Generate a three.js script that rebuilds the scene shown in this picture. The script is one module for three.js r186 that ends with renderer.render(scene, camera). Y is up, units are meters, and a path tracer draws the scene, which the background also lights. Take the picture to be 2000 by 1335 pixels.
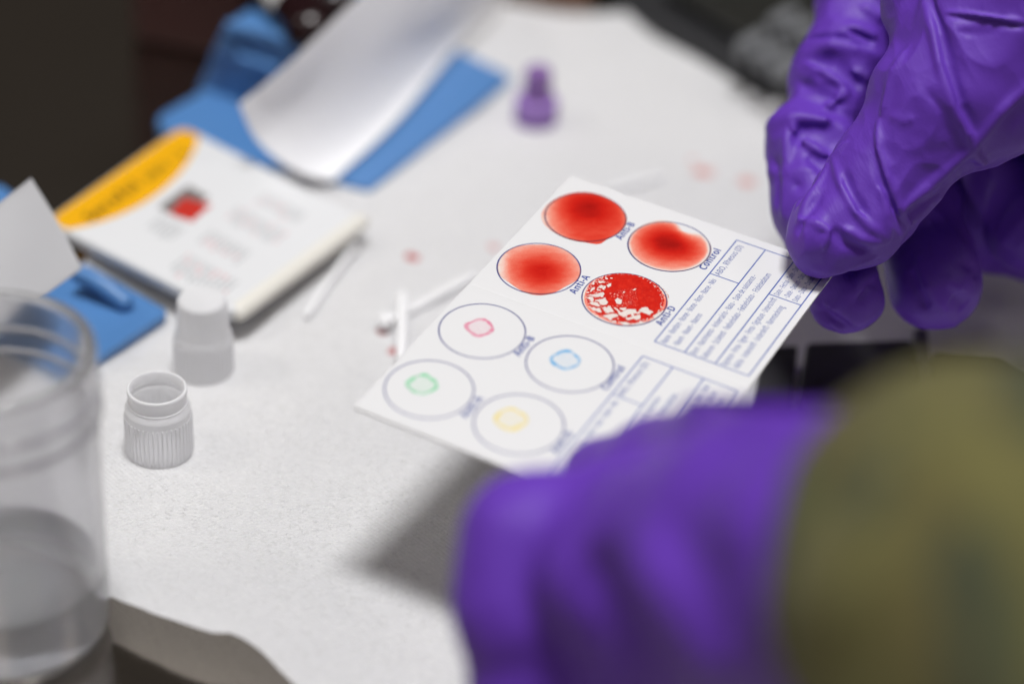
import * as THREE from 'three';
import { RoundedBoxGeometry } from 'three/addons/geometries/RoundedBoxGeometry.js';
import { mergeGeometries, mergeVertices } from 'three/addons/utils/BufferGeometryUtils.js';
import { RectAreaLightUniformsLib } from 'three/addons/lights/RectAreaLightUniformsLib.js';

// ---------------------------------------------------------------- camera, lamps, exposure
const scene = new THREE.Scene();
const FPX = 4600, CX = 1000, CY = 667.5, CAMH = 300;               // focal length and centre in photo pixels, eye height over the table in mm
const camera = new THREE.PerspectiveCamera(2 * Math.atan(CY / FPX) * 180 / Math.PI, 2000 / 1335, 0.02, 20);
camera.position.set(0, CAMH / 1000, 0);
camera.rotation.set(-34 * Math.PI / 180, 0, 3.5 * Math.PI / 180, 'YXZ');
camera.updateMatrixWorld(true);
camera.focus = 0.4765;
camera.userData.fStop = 4.2;

const renderer = new THREE.WebGLRenderer({ antialias: true });
renderer.toneMapping = THREE.LinearToneMapping;
renderer.toneMappingExposure = 1.24;
renderer.shadowMap.enabled = true;
scene.background = new THREE.Color().setRGB(0.036, 0.031, 0.027);
RectAreaLightUniformsLib.init();

function unseenPanel(x, y, z, w, d, radiance, label, tint = [1, 0.94, 0.88], name = 'fill_light') {  // glowing panel out of view, with an area light just below it
  const g = new THREE.Group(); g.name = numbered(name);
  g.position.set(x, y, z); g.userData = { label, category: name.replace('_', ' ') }; if (name === 'fill_light') g.userData.group = 'added fill panels';
  const frame = new THREE.Mesh(new RoundedBoxGeometry(w + 0.03, 0.05, d + 0.03, 2, 0.008), new THREE.MeshStandardMaterial({ color: 0xdddddd, roughness: 0.5 }));
  frame.name = 'housing'; frame.position.y = 0.03; g.add(frame);
  const glow = new THREE.Mesh(new THREE.BoxGeometry(w, 0.004, d), new THREE.MeshStandardMaterial({ color: 0xffffff, emissive: new THREE.Color().setRGB(...tint), emissiveIntensity: 2.0, roughness: 0.6 }));
  glow.name = 'light_diffuser'; glow.position.y = 0.0025; g.add(glow);
  scene.add(g);
  const l = new THREE.RectAreaLight(new THREE.Color().setRGB(...tint), radiance, w, d);
  l.position.set(x, y - 0.003, z); l.rotation.x = -Math.PI / 2; scene.add(l);
}
const used = {};
function numbered(n) { const k = used[n] = (used[n] ?? -1) + 1; return k ? `${n}_${String(k).padStart(3, '0')}` : n; }
unseenPanel(0.02, 1.62, -0.34, 0.42, 0.27, 58, 'unseen lamp above the table, placed to light it and cast the shadow under the card', [1, 0.995, 0.995], 'unseen_lamp');  // main lamp, out of view overhead; drops the card shadow straight down
unseenPanel(-1.75, 2.1, -0.2, 0.62, 0.62, 6.5, 'added fill panel out of view over the vial side of the table');  // added fill from the left, softens the shadows
unseenPanel(1.75, 2.1, -0.2, 0.62, 0.62, 3, 'added fill panel out of view over the sleeve side of the table');  // added fill from the right, weaker
unseenPanel(0.0, 2.1, 1.7, 0.62, 0.62, 1.6, 'added fill panel out of view behind the camera');  // added fill on the camera-facing sides

// ---------------------------------------------------------------- helpers
const V3 = (x, y, z) => new THREE.Vector3(x, y, z);
const camMat = camera.matrixWorld.clone();
const W = (p) => V3(p[0] / 1000, -p[1] / 1000, -p[2] / 1000).applyMatrix4(camMat);      // camera mm (x right, y down, z ahead) to world metres
const J = (px, py, z) => [(px - CX) / FPX * z, (py - CY) / FPX * z, z];                 // photo pixel and depth in mm to camera mm
const P3 = (px, py, z) => W(J(px, py, z));
function at(px, py, hmm = 0) {                                                         // photo pixel to the point at that height over the table
  const d = W(J(px, py, 100)).sub(camera.position);
  return camera.position.clone().addScaledVector(d, (hmm / 1000 - camera.position.y) / d.y);
}
function rng(seed) { let s = seed >>> 0; return () => { s = (s + 0x6D2B79F5) | 0; let t = Math.imul(s ^ (s >>> 15), 1 | s); t = (t + Math.imul(t ^ (t >>> 7), 61 | t)) ^ t; return ((t ^ (t >>> 14)) >>> 0) / 4294967296; }; }
const hash3 = (x, y, z) => { let h = Math.imul(x, 374761393) ^ Math.imul(y, 668265263) ^ Math.imul(z, 2147483647 ^ 0x5bd1e995); h = Math.imul(h ^ (h >>> 13), 1274126177); return ((h ^ (h >>> 16)) >>> 0) / 4294967296; };
function vnoise(x, y, z = 0) {
  const xi = Math.floor(x), yi = Math.floor(y), zi = Math.floor(z), f = (t) => t * t * (3 - 2 * t);
  const u = f(x - xi), v = f(y - yi), w = f(z - zi), L = (a, b, t) => a + (b - a) * t;
  const h = (a, b, c) => hash3(xi + a, yi + b, zi + c);
  return L(L(L(h(0, 0, 0), h(1, 0, 0), u), L(h(0, 1, 0), h(1, 1, 0), u), v), L(L(h(0, 0, 1), h(1, 0, 1), u), L(h(0, 1, 1), h(1, 1, 1), u), v), w) * 2 - 1;
}
const fbm = (x, y, z = 0, n = 4) => { let s = 0, a = 1, t = 0; for (let i = 0; i < n; i++) { s += a * vnoise(x, y, z); t += a; a *= 0.5; x = x * 2.03 + 11; y = y * 2.03 + 5; z = z * 2.03 + 3; } return s / t; };
const mat = (o) => new THREE.MeshStandardMaterial(o), phys = (o) => new THREE.MeshPhysicalMaterial(o);
const lin = (r, g, b) => new THREE.Color().setRGB(r, g, b);
function dataTex(n, m, fn, srgb) {
  const d = new Uint8Array(n * m * 4);
  for (let j = 0; j < m; j++) for (let i = 0; i < n; i++) { const c = fn(i / n, j / m, i, j), k = (j * n + i) * 4; for (let q = 0; q < 3; q++) d[k + q] = Math.max(0, Math.min(255, (Array.isArray(c) ? c[q] : c) * 255)); d[k + 3] = 255; }
  const t = new THREE.DataTexture(d, n, m); t.magFilter = THREE.LinearFilter; t.minFilter = THREE.LinearFilter; t.wrapS = t.wrapT = THREE.RepeatWrapping; if (srgb) t.colorSpace = THREE.SRGBColorSpace; t.needsUpdate = true; return t;
}
function tag(o, label, category, group) { o.userData = { label, category }; if (group) o.userData.group = group; return o; }
function thing(name, label, category, pos = V3(0, 0, 0), group) { const g = new THREE.Group(); g.name = numbered(name); g.position.copy(pos); scene.add(g); return tag(g, label, category, group); }
function part(name, geo, m, parent) { const o = new THREE.Mesh(geo, m); o.name = name; parent.add(o); return o; }
// a part whose geometry is given in world metres
function wpart(name, geo, m, parent) { geo.translate(-parent.position.x, -parent.position.y, -parent.position.z); return part(name, geo, m, parent); }
function single(name, geoWorld, m, label, category, group) {                             // a thing that is one mesh, its origin at its base
  geoWorld.computeBoundingBox(); const b = geoWorld.boundingBox, c = b.getCenter(V3(0, 0, 0)); c.y = b.min.y;
  geoWorld.translate(-c.x, -c.y, -c.z); const o = new THREE.Mesh(geoWorld, m); o.name = numbered(name); o.position.copy(c); scene.add(o); return tag(o, label, category, group);
}
const YUP = V3(0, 1, 0);

// ---------------------------------------------------------------- steel table and absorbent paper
const scratch = dataTex(512, 512, (u, v, i, j) => 0.5 + 0.25 * fbm(i * 0.02, j * 0.9, 2, 3) + 0.25 * fbm(i * 0.05, j * 0.05, 7, 3));
scratch.repeat.set(6, 6);
const steelRough = dataTex(256, 256, (u, v, i, j) => { const r = 0.16 + 0.05 * fbm(i * 0.04, j * 0.04, 1, 4); return [r, r, r]; });
steelRough.repeat.set(3, 3);
const steel = mat({ color: lin(0.52, 0.48, 0.43), metalness: 1, roughness: 1, roughnessMap: steelRough, bumpMap: scratch, bumpScale: 0.00003 });
{
  const t = thing('steel_table', 'brushed steel work table under the white absorbent paper', 'table', V3(0, -0.75, -0.45));
  const top = part('table_top', new RoundedBoxGeometry(1.8, 0.03, 1.5, 3, 0.006), steel, t); top.position.y = 0.735;
  for (const [sx, sz] of [[-1, -1], [1, -1], [-1, 1], [1, 1]]) { const l = part('leg', new THREE.CylinderGeometry(0.02, 0.018, 0.72, 20), steel, t); l.position.set(sx * 0.8, 0.36, sz * 0.65); }
}
const inPoly = (x, z, p) => { let c = false; for (let i = 0, j = p.length - 1; i < p.length; j = i++) { const [xi, zi] = p[i], [xj, zj] = p[j]; if ((zi > z) !== (zj > z) && x < (xj - xi) * (z - zi) / (zj - zi) + xi) c = !c; } return c; };
function nearest(x, z, p) { let best = 1e9, q = null; for (let i = 0; i < p.length; i++) { const a = p[i], b = p[(i + 1) % p.length], dx = b[0] - a[0], dz = b[1] - a[1]; let t = ((x - a[0]) * dx + (z - a[1]) * dz) / (dx * dx + dz * dz); t = Math.max(0, Math.min(1, t)); const ex = a[0] + t * dx, ez = a[1] + t * dz, d = Math.hypot(x - ex, z - ez); if (d < best) { best = d; q = [ex, ez]; } } return [best, q]; }
{
  const raw = [[-140, 1060], [60, 1135], [205, 1203], [330, 1258], [415, 1288], [456, 1290], [510, 1312], [580, 1368], [700, 1450], [900, 1520], [2300, 1500], [2500, 500], [2300, 250],
    [1800, 120], [1640, 140], [1560, 168], [1500, 186], [1450, 168], [1400, 140], [1340, 92], [1290, 66], [1170, 62], [1080, 51], [930, 8], [830, -18], [700, -40], [600, 60], [450, 262], [250, 420], [100, 620], [-100, 800]];
  const pts = raw.map(([a, b]) => { const q = at(a, b); return V3(q.x, 0, q.z); });
  const poly = new THREE.CatmullRomCurve3(pts, true, 'catmullrom', 0.35).getPoints(raw.length * 8).map((v) => [v.x, v.z]).slice(0, -1);
  const xs = poly.map((p) => p[0]), zs = poly.map((p) => p[1]), x0 = Math.min(...xs), x1 = Math.max(...xs), z0 = Math.min(...zs), z1 = Math.max(...zs), s = 0.0018;
  const n = Math.ceil((x1 - x0) / s) + 1, m = Math.ceil((z1 - z0) / s) + 1, ins = new Uint8Array(n * m), idx = new Int32Array(n * m).fill(-1), pos = [], uv = [], tri = [];
  for (let j = 0; j < m; j++) for (let i = 0; i < n; i++) ins[j * n + i] = inPoly(x0 + i * s, z0 + j * s, poly);
  const lift = at(440, 1240), lift2 = at(150, 1150), lift3 = at(1290, 66);
  const height = (x, z, d) => {
    let h = 0.0009 + 0.0009 * fbm(x * 26 + 4, z * 34, 3, 3) + 0.0003 * fbm(x * 140, z * 140, 9, 2) + 0.0005 * (0.5 - Math.abs(vnoise(x * 22 + z * 12, z * 26 - x * 8, 6)));
    const c1 = Math.exp(-((x - lift.x) ** 2 + (z - lift.z) ** 2) / 0.018 ** 2), c2 = Math.exp(-((x - lift2.x) ** 2 + (z - lift2.z) ** 2) / 0.03 ** 2), c3 = Math.exp(-((x - lift3.x) ** 2 + (z - lift3.z) ** 2) / 0.03 ** 2);
    const e = Math.exp(-d / 0.012);
    return h + e * (0.0018 + 0.0045 * c1 + 0.002 * c2 + 0.004 * c3);
  };
  const vert = (i, j) => {
    const k = j * n + i; if (idx[k] >= 0) return idx[k];
    let x = x0 + i * s, z = z0 + j * s; let [d, q] = nearest(x, z, poly); if (!ins[k]) { [x, z] = q; d = 0; }
    pos.push(x, height(x, z, d), z); uv.push(x / 0.05, z / 0.05); return idx[k] = pos.length / 3 - 1;
  };
  for (let j = 0; j < m - 1; j++) for (let i = 0; i < n - 1; i++) {
    const c = ins[j * n + i] + ins[j * n + i + 1] + ins[(j + 1) * n + i] + ins[(j + 1) * n + i + 1]; if (c < 1) continue;
    const a = vert(i, j), b = vert(i + 1, j), d = vert(i, j + 1), e = vert(i + 1, j + 1); tri.push(a, d, b, b, d, e);
  }
  const g = new THREE.BufferGeometry(); g.setAttribute('position', new THREE.Float32BufferAttribute(pos, 3)); g.setAttribute('uv', new THREE.Float32BufferAttribute(uv, 2)); g.setIndex(tri); g.computeVertexNormals();
  // embossed non-woven surface: short fibres and small dimples
  const rp = rng(5), N = 512, hgt = new Float32Array(N * N).fill(0.45);
  for (let k = 0; k < 5200; k++) {
    const cx = rp() * N, cy = rp() * N, a = rp() * 6.28, L = 4 + rp() * 9, up = (rp() - 0.42) * 0.5;
    for (let t = -L; t <= L; t += 0.7) for (let o = -2; o <= 2; o++) { const x = Math.floor(cx + t * Math.cos(a) - o * Math.sin(a) + N) % N, y = Math.floor(cy + t * Math.sin(a) + o * Math.cos(a) + N) % N; hgt[y * N + x] += up * 0.16 * Math.exp(-o * o / 2.2) * (1 - (t / L) ** 2); }
  }
  const emb = dataTex(N, N, (u, v, i, j) => hgt[j * N + i] + 0.05 * Math.sin(i * Math.PI * 2 / 12.8) * Math.sin(j * Math.PI * 2 / 12.8));
  // one colour sheet for the whole paper with the dried blood marks where they lie
  const Wd = 0.36, cc = at(1000, 600), CN = 2048, cv = document.createElement('canvas'); cv.width = cv.height = CN; const c = cv.getContext('2d');
  c.fillStyle = 'rgb(238,238,240)'; c.fillRect(0, 0, CN, CN);
  const rc = rng(77);
  for (let k = 0; k < 150000; k++) { const w = 0.5 + 0.5 * rc(), l = rc() < 0.45 ? 225 : 247; c.fillStyle = `rgba(${l},${l},${l + 1},${0.35 + 0.3 * rc()})`; c.fillRect(rc() * CN, rc() * CN, 1.5 + 4.5 * rc(), 1.5 + 2.6 * rc()); }
  const blot = (px, py, r, col, al) => { const q = at(px, py), x = ((q.x - cc.x) / Wd + 0.5) * CN, y = ((q.z - cc.z) / Wd + 0.5) * CN; c.fillStyle = col; for (let k = 0; k < 9; k++) { c.globalAlpha = al * (0.35 + 0.4 * rc()); c.beginPath(); const rr = r / 360 * CN; c.ellipse(x + (rc() - 0.5) * rr, y + (rc() - 0.5) * rr, rr * (0.4 + 0.6 * rc()), rr * (0.4 + 0.5 * rc()), rc() * 3, 0, 6.3); c.fill(); } c.globalAlpha = 1; };
  blot(804, 507, 1.5, 'rgb(190,40,40)', 0.7); blot(748, 655, 1.5, 'rgb(170,70,70)', 0.45); blot(768, 692, 1.6, 'rgb(190,70,70)', 0.4);
  blot(965, 487, 1.6, 'rgb(215,130,130)', 0.3); blot(1375, 342, 2.6, 'rgb(225,110,100)', 0.32); blot(1458, 362, 2.3, 'rgb(225,120,110)', 0.28); blot(1352, 318, 1.2, 'rgb(225,130,120)', 0.25);
  const ct = new THREE.CanvasTexture(cv); ct.colorSpace = THREE.SRGBColorSpace; ct.flipY = false;
  const u2 = []; for (let k = 0; k < pos.length; k += 3) u2.push((pos[k] - cc.x) / Wd + 0.5, (pos[k + 2] - cc.z) / Wd + 0.5);
  g.setAttribute('uv1', new THREE.Float32BufferAttribute(u2, 2)); ct.channel = 1;
  const m2 = phys({ color: 0xffffff, map: ct, roughness: 0.85, bumpMap: emb, bumpScale: 0.002, side: THREE.DoubleSide, transmission: 0.33, thickness: 0 });
  single('absorbent_paper', g, m2, 'white embossed absorbent paper sheet spotted with dried blood on the steel table', 'paper sheet');
}

// ---------------------------------------------------------------- test card
const CR = [[0.48004553, 0.87649212, -0.03630233], [-0.53985666, 0.32778557, 0.77531375], [0.69145577, -0.35258785, 0.6305321]], CT = [5.448, -14.902, 477.65];
const cardPt = (X, Y, n = 0) => [0, 1, 2].map((k) => CT[k] + CR[k][0] * X + CR[k][1] * Y - CR[k][2] * n);       // camera mm of a point of the card
const onCard = (p) => -(CR[0][2] * (p[0] - CT[0]) + CR[1][2] * (p[1] - CT[1]) + CR[2][2] * (p[2] - CT[2]));     // mm above the printed face
const X0 = -56, X1 = 32.4, Y0 = -9.6, Y1 = 52.2, DX = 20.6, DY = 19.43, HX = 44.13;
{
  const S = 2048 / (X1 - X0), cv = document.createElement('canvas'); cv.width = 2048; cv.height = Math.round((Y1 - Y0) * S); const c = cv.getContext('2d');
  c.fillStyle = 'rgb(216,216,217)'; c.fillRect(0, 0, cv.width, cv.height);
  const X = (x) => (x - X0) * S, Y = (y) => (y - Y0) * S;
  const line = (a, b, d, e, w = 0.25) => { c.lineWidth = w * S; c.beginPath(); c.moveTo(X(a), Y(b)); c.lineTo(X(d), Y(e)); c.stroke(); };
  const text = (s, x, y, size, width, bold) => { c.font = `${bold ? 'bold ' : ''}${Math.round(size * S)}px sans-serif`; const w = c.measureText(s).width; c.save(); c.translate(X(x), Y(y)); c.scale(width * S / w, 1); c.fillText(s, 0, 0); c.restore(); };
  for (const o of [0, -HX]) {
    c.strokeStyle = 'rgb(58,60,122)';
    for (const [x, y] of [[0, 0], [DX, 0], [0, DY], [DX, DY]]) { c.lineWidth = 0.27 * S; c.beginPath(); c.arc(X(x + o), Y(y), 8.5 * S, 0, 7); c.stroke(); }
    c.fillStyle = 'rgb(28,52,136)';
    text('Anti-A', -3.7 + o, 10.25, 2.25, 6.7, true); text('Anti-B', 17.4 + o, 10.05, 2.25, 6.7, true); text('Anti-D', -3.8 + o, 29.6, 2.25, 6.8, true); text('Control', 17.1 + o, 29.3, 2.25, 8.1, true);
    c.strokeStyle = 'rgb(56,82,158)';
    const L = -8.9 + o, R = 30 + o, M = 16.75 + o, r0 = 30.5, r1 = 37, r2 = 43.6, r3 = 50.7;
    for (const y of [r0, r1, r2, r3]) line(L, y, R, y, 0.25);
    line(L, r0, L, r3); line(R, r0, R, r3); line(M, r0, M, r1); line(M, r2, M, r3);
    c.fillStyle = 'rgb(40,62,140)';
    text('ABO, Rhesus (D)', M + 0.3, r0 + 2.1, 1.75, 11.6);
    text('Name - Nombre - Nome - Nome - Nom - Name - Név', L + 0.5, r0 + 2.25, 1.75, 23.8); text('- Navn - Navn - Namn', L + 0.6, r0 + 4.6, 1.75, 12);
    text('Born - Nacimiento - Aniversário - Nato -  Date de naissance -', L + 0.4, r1 + 2.2, 1.75, 29.5); text('Geboren - Született - Fødselsdato - Fødselsdato -  Födelsedatum', L + 0.4, r1 + 4.5, 1.75, 31.5);
    text('Signature - Firma - Signer - Firma - Signature - Unterschrift', L + 0.4, r2 + 2.2, 1.75, 24.6); text('Aláírás - Underskrift - Underskrift - Namnteckning', L + 0.8, r2 + 4.5, 1.75, 22.6);
    text('Date - Fecha - Date - Data', M + 0.4, r2 + 2.0, 1.7, 11.5); text('- Date - Datum - Dátum', M + 0.5, r2 + 4.0, 1.7, 10.5); text('Dato - Dato - Datum', M + 0.5, r2 + 6.0, 1.7, 9.6);
  }
  const ct = new THREE.CanvasTexture(cv); ct.colorSpace = THREE.SRGBColorSpace;
  const t = thing('test_card', 'white printed blood typing card with red blood in four of its eight circles', 'test card');
  const ax = V3(CR[0][0], -CR[1][0], -CR[2][0]), ay = V3(-CR[0][1], CR[1][1], CR[2][1]), az = V3(-CR[0][2], CR[1][2], CR[2][2]);
  const B = new THREE.Matrix4().makeBasis(ax, ay, az).setPosition(CT[0] / 1000, -CT[1] / 1000, -CT[2] / 1000);
  t.matrix.copy(camMat.clone().multiply(B)); t.matrix.decompose(t.position, t.quaternion, t.scale);
  // the sheet: two panels joined at a pressed fold line, thickness 0.4 mm
  const sheet = (a, b) => {
    const n = 24, th = 0.42, pos = [], uv = [], tri = [];
    const zf = (x) => -0.07 * Math.exp(-(((x + 11.8) / 0.35) ** 2));
    const put = (x, y, z) => { pos.push(x / 1000, -y / 1000, z / 1000); uv.push((x - X0) / (X1 - X0), 1 - (y - Y0) / (Y1 - Y0)); return pos.length / 3 - 1; };
    const xs = []; for (let i = 0; i <= n; i++) xs.push(a + (b - a) * i / n);
    for (const e of [0.15, 0.3, 0.5, 0.8]) { if (a < -12) xs.push(b - e); else xs.push(a + e); } xs.sort((p, q) => p - q);
    for (let i = 0; i < xs.length - 1; i++) {
      const p = xs[i], q = xs[i + 1], zp = zf(p), zq = zf(q);
      let k = [put(p, Y0, zp), put(q, Y0, zq), put(p, Y1, zp), put(q, Y1, zq)]; tri.push(k[0], k[2], k[1], k[1], k[2], k[3]);
    }
    const top = tri.length / 3;
    const w = (A, Bp) => { const k = [put(...A, zf(A[0])), put(...Bp, zf(Bp[0])), put(...A, -th), put(...Bp, -th)]; tri.push(k[0], k[2], k[1], k[1], k[2], k[3]); };
    w([b, Y0], [a, Y0]); w([a, Y1], [b, Y1]); if (a < -12) w([a, Y0], [a, Y1]); else w([b, Y1], [b, Y0]);
    { const k = [put(a, Y0, -th), put(b, Y0, -th), put(a, Y1, -th), put(b, Y1, -th)]; tri.push(k[0], k[1], k[2], k[1], k[3], k[2]); }
    const g = new THREE.BufferGeometry(); g.setAttribute('position', new THREE.Float32BufferAttribute(pos, 3)); g.setAttribute('uv', new THREE.Float32BufferAttribute(uv, 2)); g.setIndex(tri); g.computeVertexNormals();
    g.clearGroups(); g.addGroup(0, top * 3, 0); g.addGroup(top * 3, tri.length - top * 3, 1); return g;
  };
  const face = phys({ map: ct, roughness: 0.42, clearcoat: 0.25, clearcoatRoughness: 0.3 }), edge = mat({ color: 0xdededc, roughness: 0.7 });
  const panels = [];
  for (const [a, b] of [[X0, -11.8], [-11.8, X1]]) { const o = part('card_panel', sheet(a, b), [face, edge], t); panels.push(o); o.userData.label = a < -12 ? 'unused left half of the card with four dried reagent rings' : 'right half of the card carrying the blood'; }
  // dried reagent outlines
  for (const [x, y, col, r, seed] of [[DX - HX + 0.6, -0.9, [0.86, 0.32, 0.52], 2.55, 1], [DX - HX + 0.5, DY - 1.2, [0.10, 0.62, 0.86], 2.7, 2], [-HX + 0.4, -1.8, [0.36, 0.80, 0.55], 2.75, 3], [-HX + 0.4, DY - 1.9, [0.93, 0.83, 0.30], 2.9, 4]]) {
    const sh = [], q = (k, f) => { const a = k / 64 * 6.2832, w = 1 + 0.03 * Math.sin(3 * a + seed) + 0.055 * Math.sin(4 * a + 2.6 + 0.3 * seed) + 0.012 * Math.sin(7 * a + seed); const g2 = f > 0.7 ? f + 0.09 * vnoise(a * 2.2 + 3, seed * 7.3) * (f > 1 ? 1 : -0.8) : f; return [r * w * g2 * Math.cos(a), r * w * g2 * Math.sin(a)]; };
    const pos = [], tri = [], prof = [[1.12, 0.02], [1.05, 0.09], [0.96, 0.11], [0.86, 0.06], [0.80, 0.03], [0.4, 0.025], [0.0, 0.025]], cl = [];
    prof.forEach(([f, h], b) => { for (let k = 0; k < 64; k++) { const [u, v] = q(k, f); pos.push((x + u) / 1000, -(y + v) / 1000, h / 1000); const p = b < 4 ? 0.66 + 0.2 * vnoise(k * 0.35, seed * 9) : 0.13 + 0.05 * vnoise(k * 0.2, b + seed * 5); cl.push(...col.map((c2) => { const l = Math.pow(c2, 2.2); return 0.68 + (l * 0.9 - 0.68) * (b === 0 ? 0.3 : p); })); } });
    for (let b = 0; b < prof.length - 1; b++) for (let k = 0; k < 64; k++) { const a = b * 64 + k, d = b * 64 + (k + 1) % 64; tri.push(a, a + 64, d, d, a + 64, d + 64); }
    const g = new THREE.BufferGeometry(); g.setAttribute('position', new THREE.Float32BufferAttribute(pos, 3)); g.setAttribute('color', new THREE.Float32BufferAttribute(cl, 3)); g.setIndex(tri); g.computeVertexNormals();
    const o = part('reagent_ring', g, mat({ vertexColors: true, roughness: 0.4, side: THREE.DoubleSide }), panels[0]); o.userData.label = ['', 'pink', 'blue', 'green', 'yellow'][seed] + ' dried reagent outline';
  }
  // blood films. a runs to the lower right of the card's diagonal, b across it
  const ab = (dx, dy) => [0.52 * dx + 0.854 * dy, -0.854 * dx + 0.52 * dy], ix = (a, b) => [0.52 * a - 0.854 * b, 0.854 * a + 0.52 * b];
  const film = (cx, cy, outline, tex, label) => {
    const n = 96, rings = [0, 0.2, 0.4, 0.6, 0.75, 0.88, 0.95, 0.985, 1], pos = [], uv = [], tri = [];
    rings.forEach((f) => { for (let k = 0; k < n; k++) { const th = k / n * 6.28318, r = outline(th) * f, a = r * Math.cos(th), b = r * Math.sin(th), [x, y] = ix(a, b); pos.push((cx + x) / 1000, -(cy + y) / 1000, (0.03 + 0.16 * Math.sqrt(Math.max(0, 1 - f * f))) / 1000); uv.push(0.5 + a / 22, 0.5 + b / 22); } });
    for (let i = 0; i < rings.length - 1; i++) for (let k = 0; k < n; k++) { const p = i * n + k, q = i * n + (k + 1) % n; tri.push(p, q, p + n, q, q + n, p + n); }
    const g = new THREE.BufferGeometry(); g.setAttribute('position', new THREE.Float32BufferAttribute(pos, 3)); g.setAttribute('uv', new THREE.Float32BufferAttribute(uv, 2)); g.setIndex(tri); g.computeVertexNormals();
    const o = part('blood_film', g, phys({ map: tex, roughness: 0.38, side: THREE.DoubleSide, specularIntensity: 0.6 }), panels[1]); o.userData.label = label;
  };
  // colour of blood over white card by how much of it lies there
  const stops = [[0, [216, 211, 206]], [0.1, [224, 190, 178]], [0.3, [222, 124, 104]], [0.55, [208, 62, 44]], [0.8, [188, 22, 9]], [1, [150, 6, 1]]];
  const blood = (d) => { d = Math.max(0, Math.min(1, d)); for (let i = 1; i < stops.length; i++) if (d <= stops[i][0]) { const [p, A] = stops[i - 1], [q, Bc] = stops[i], f = (d - p) / (q - p); return A.map((v, k) => (v + (Bc[k] - v) * f) / 255); } return stops[5][1].map((v) => v / 255); };
  const bt = (dens) => dataTex(384, 384, (u, v) => { const a = (u - 0.5) * 22, b = (v - 0.5) * 22; const rim = Math.exp(-(((Math.hypot(a, b) - 8.5) / 0.16) ** 2)); return blood(dens(a, b) + 0.06 * fbm(a * 0.55 + 0.5 * fbm(a * 0.4, b * 0.4, 2, 2), b * 1.1, 4, 4) + 0.04 * fbm(a * 5, b * 5, 8, 2)).map((v, q) => v + ([0.20, 0.13, 0.25][q] - v) * 0.75 * rim); }, true);
  const G = (a, b, ca, cb, sa, sb) => Math.exp(-(((a - ca) / sa) ** 2) - ((b - cb) / sb) ** 2), sm = (e0, e1, x) => { const q = Math.max(0, Math.min(1, (x - e0) / (e1 - e0))); return q * q * (3 - 2 * q); };
  const bump = (th, c0, w) => { let d = Math.atan2(Math.sin(th - c0), Math.cos(th - c0)); return Math.exp(-((d / w) ** 2)); };
  film(0, 0, (th) => 8.45 + 0.35 * bump(th, 1.7, 0.35) - 0.6 * bump(th, 2.5, 0.35) - 0.5 * bump(th, 0.85, 0.3) - 0.25 * bump(th, -1.6, 0.7) + 0.12 * Math.sin(5 * th), bt((a, b) => 0.27 + 0.56 * G(a, b, 0.3, 1.2, 4.8, 5.2) - 0.15 * sm(5.2, 8.3, -a) + 0.1 * G(a, b, 0, 8.5, 4, 2) - 0.1 * sm(5, 9, Math.hypot(a, b))), 'blood film with a deep red middle in its circle');
  film(DX, 0, (th) => 8.6 + 0.55 * bump(th, 3.0, 0.6) + 0.95 * bump(th, 1.35, 0.2) + 0.35 * bump(th, -1.8, 0.9) + 0.12 * Math.sin(4 * th + 1), bt((a, b) => 0.5 + 0.46 * G(a, b, 0.8, -3, 5.2, 5.8) - 0.28 * sm(2, 8.6, -a) - 0.1 * sm(6.5, 8.6, a) + 0.12 * G(a, b, 2, 8, 3, 2) - 0.1 * sm(7, 9, Math.hypot(a, b))), 'blood film running over the rim of its circle');
  film(DX, DY, (th) => 8.5 + 0.4 * bump(th, 0.2, 0.4) + 0.1 * bump(th, 1.2, 0.5) + 0.7 * bump(th, -1.75, 0.5) - 2.2 * bump(th, -0.95, 0.28), bt((a, b) => 0.06 + 0.9 * G(a, b, -0.8, -1.2, 5.6, 6.6) * (1 - 0.35 * sm(1.5, 6, a)) + 0.34 * G(a, b, 4.5, 1.5, 3.6, 5) * (1 - sm(7.2, 8.4, Math.hypot(a, b))) - 0.75 * G(a, b, 5.2, -6.6, 2.6, 2.2) - 0.25 * sm(7.6, 8.8, Math.hypot(a, b))), 'blood film fading to a pale rim, with a clear notch');
  {
    const N = 768, k = N / 22, cv2 = document.createElement('canvas'); cv2.width = cv2.height = N; const d = cv2.getContext('2d'), r = rng(12);
    const pz = ([x, y]) => [N / 2 + (x - 827) / 80.5 * k, N / 2 + (y - 718) / 51.5 * k];
    const paper = 'rgb(214,207,201)';
    d.fillStyle = paper; d.fillRect(0, 0, N, N);
    const red = d.createRadialGradient ? 'rgb(192,26,12)' : 'rgb(192,26,12)';
    const blob = (list, col) => { d.fillStyle = col; d.beginPath(); list.forEach((p, i) => { const [x, y] = pz(p); i ? d.lineTo(x, y) : d.moveTo(x, y); }); d.closePath(); d.fill(); };
    // pale film, then the clotted mass
    blob(Array.from({ length: 80 }, (_, i) => { const a = i / 80 * 6.2832, w = 1 + 0.02 * Math.sin(5 * a) + 0.05 * Math.exp(-(((a - 0.2) / 0.35) ** 2)); return [835 + 655 * w * Math.cos(a), 705 + 445 * w * Math.sin(a)]; }), 'rgb(228,120,100)');
    blob(Array.from({ length: 160 }, (_, i) => { const a = i / 160 * 6.2832, w = 0.965 + 0.035 * (r() - 0.5); return [840 + 650 * w * Math.cos(a), 700 + 435 * w * Math.sin(a)]; }), red);
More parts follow.
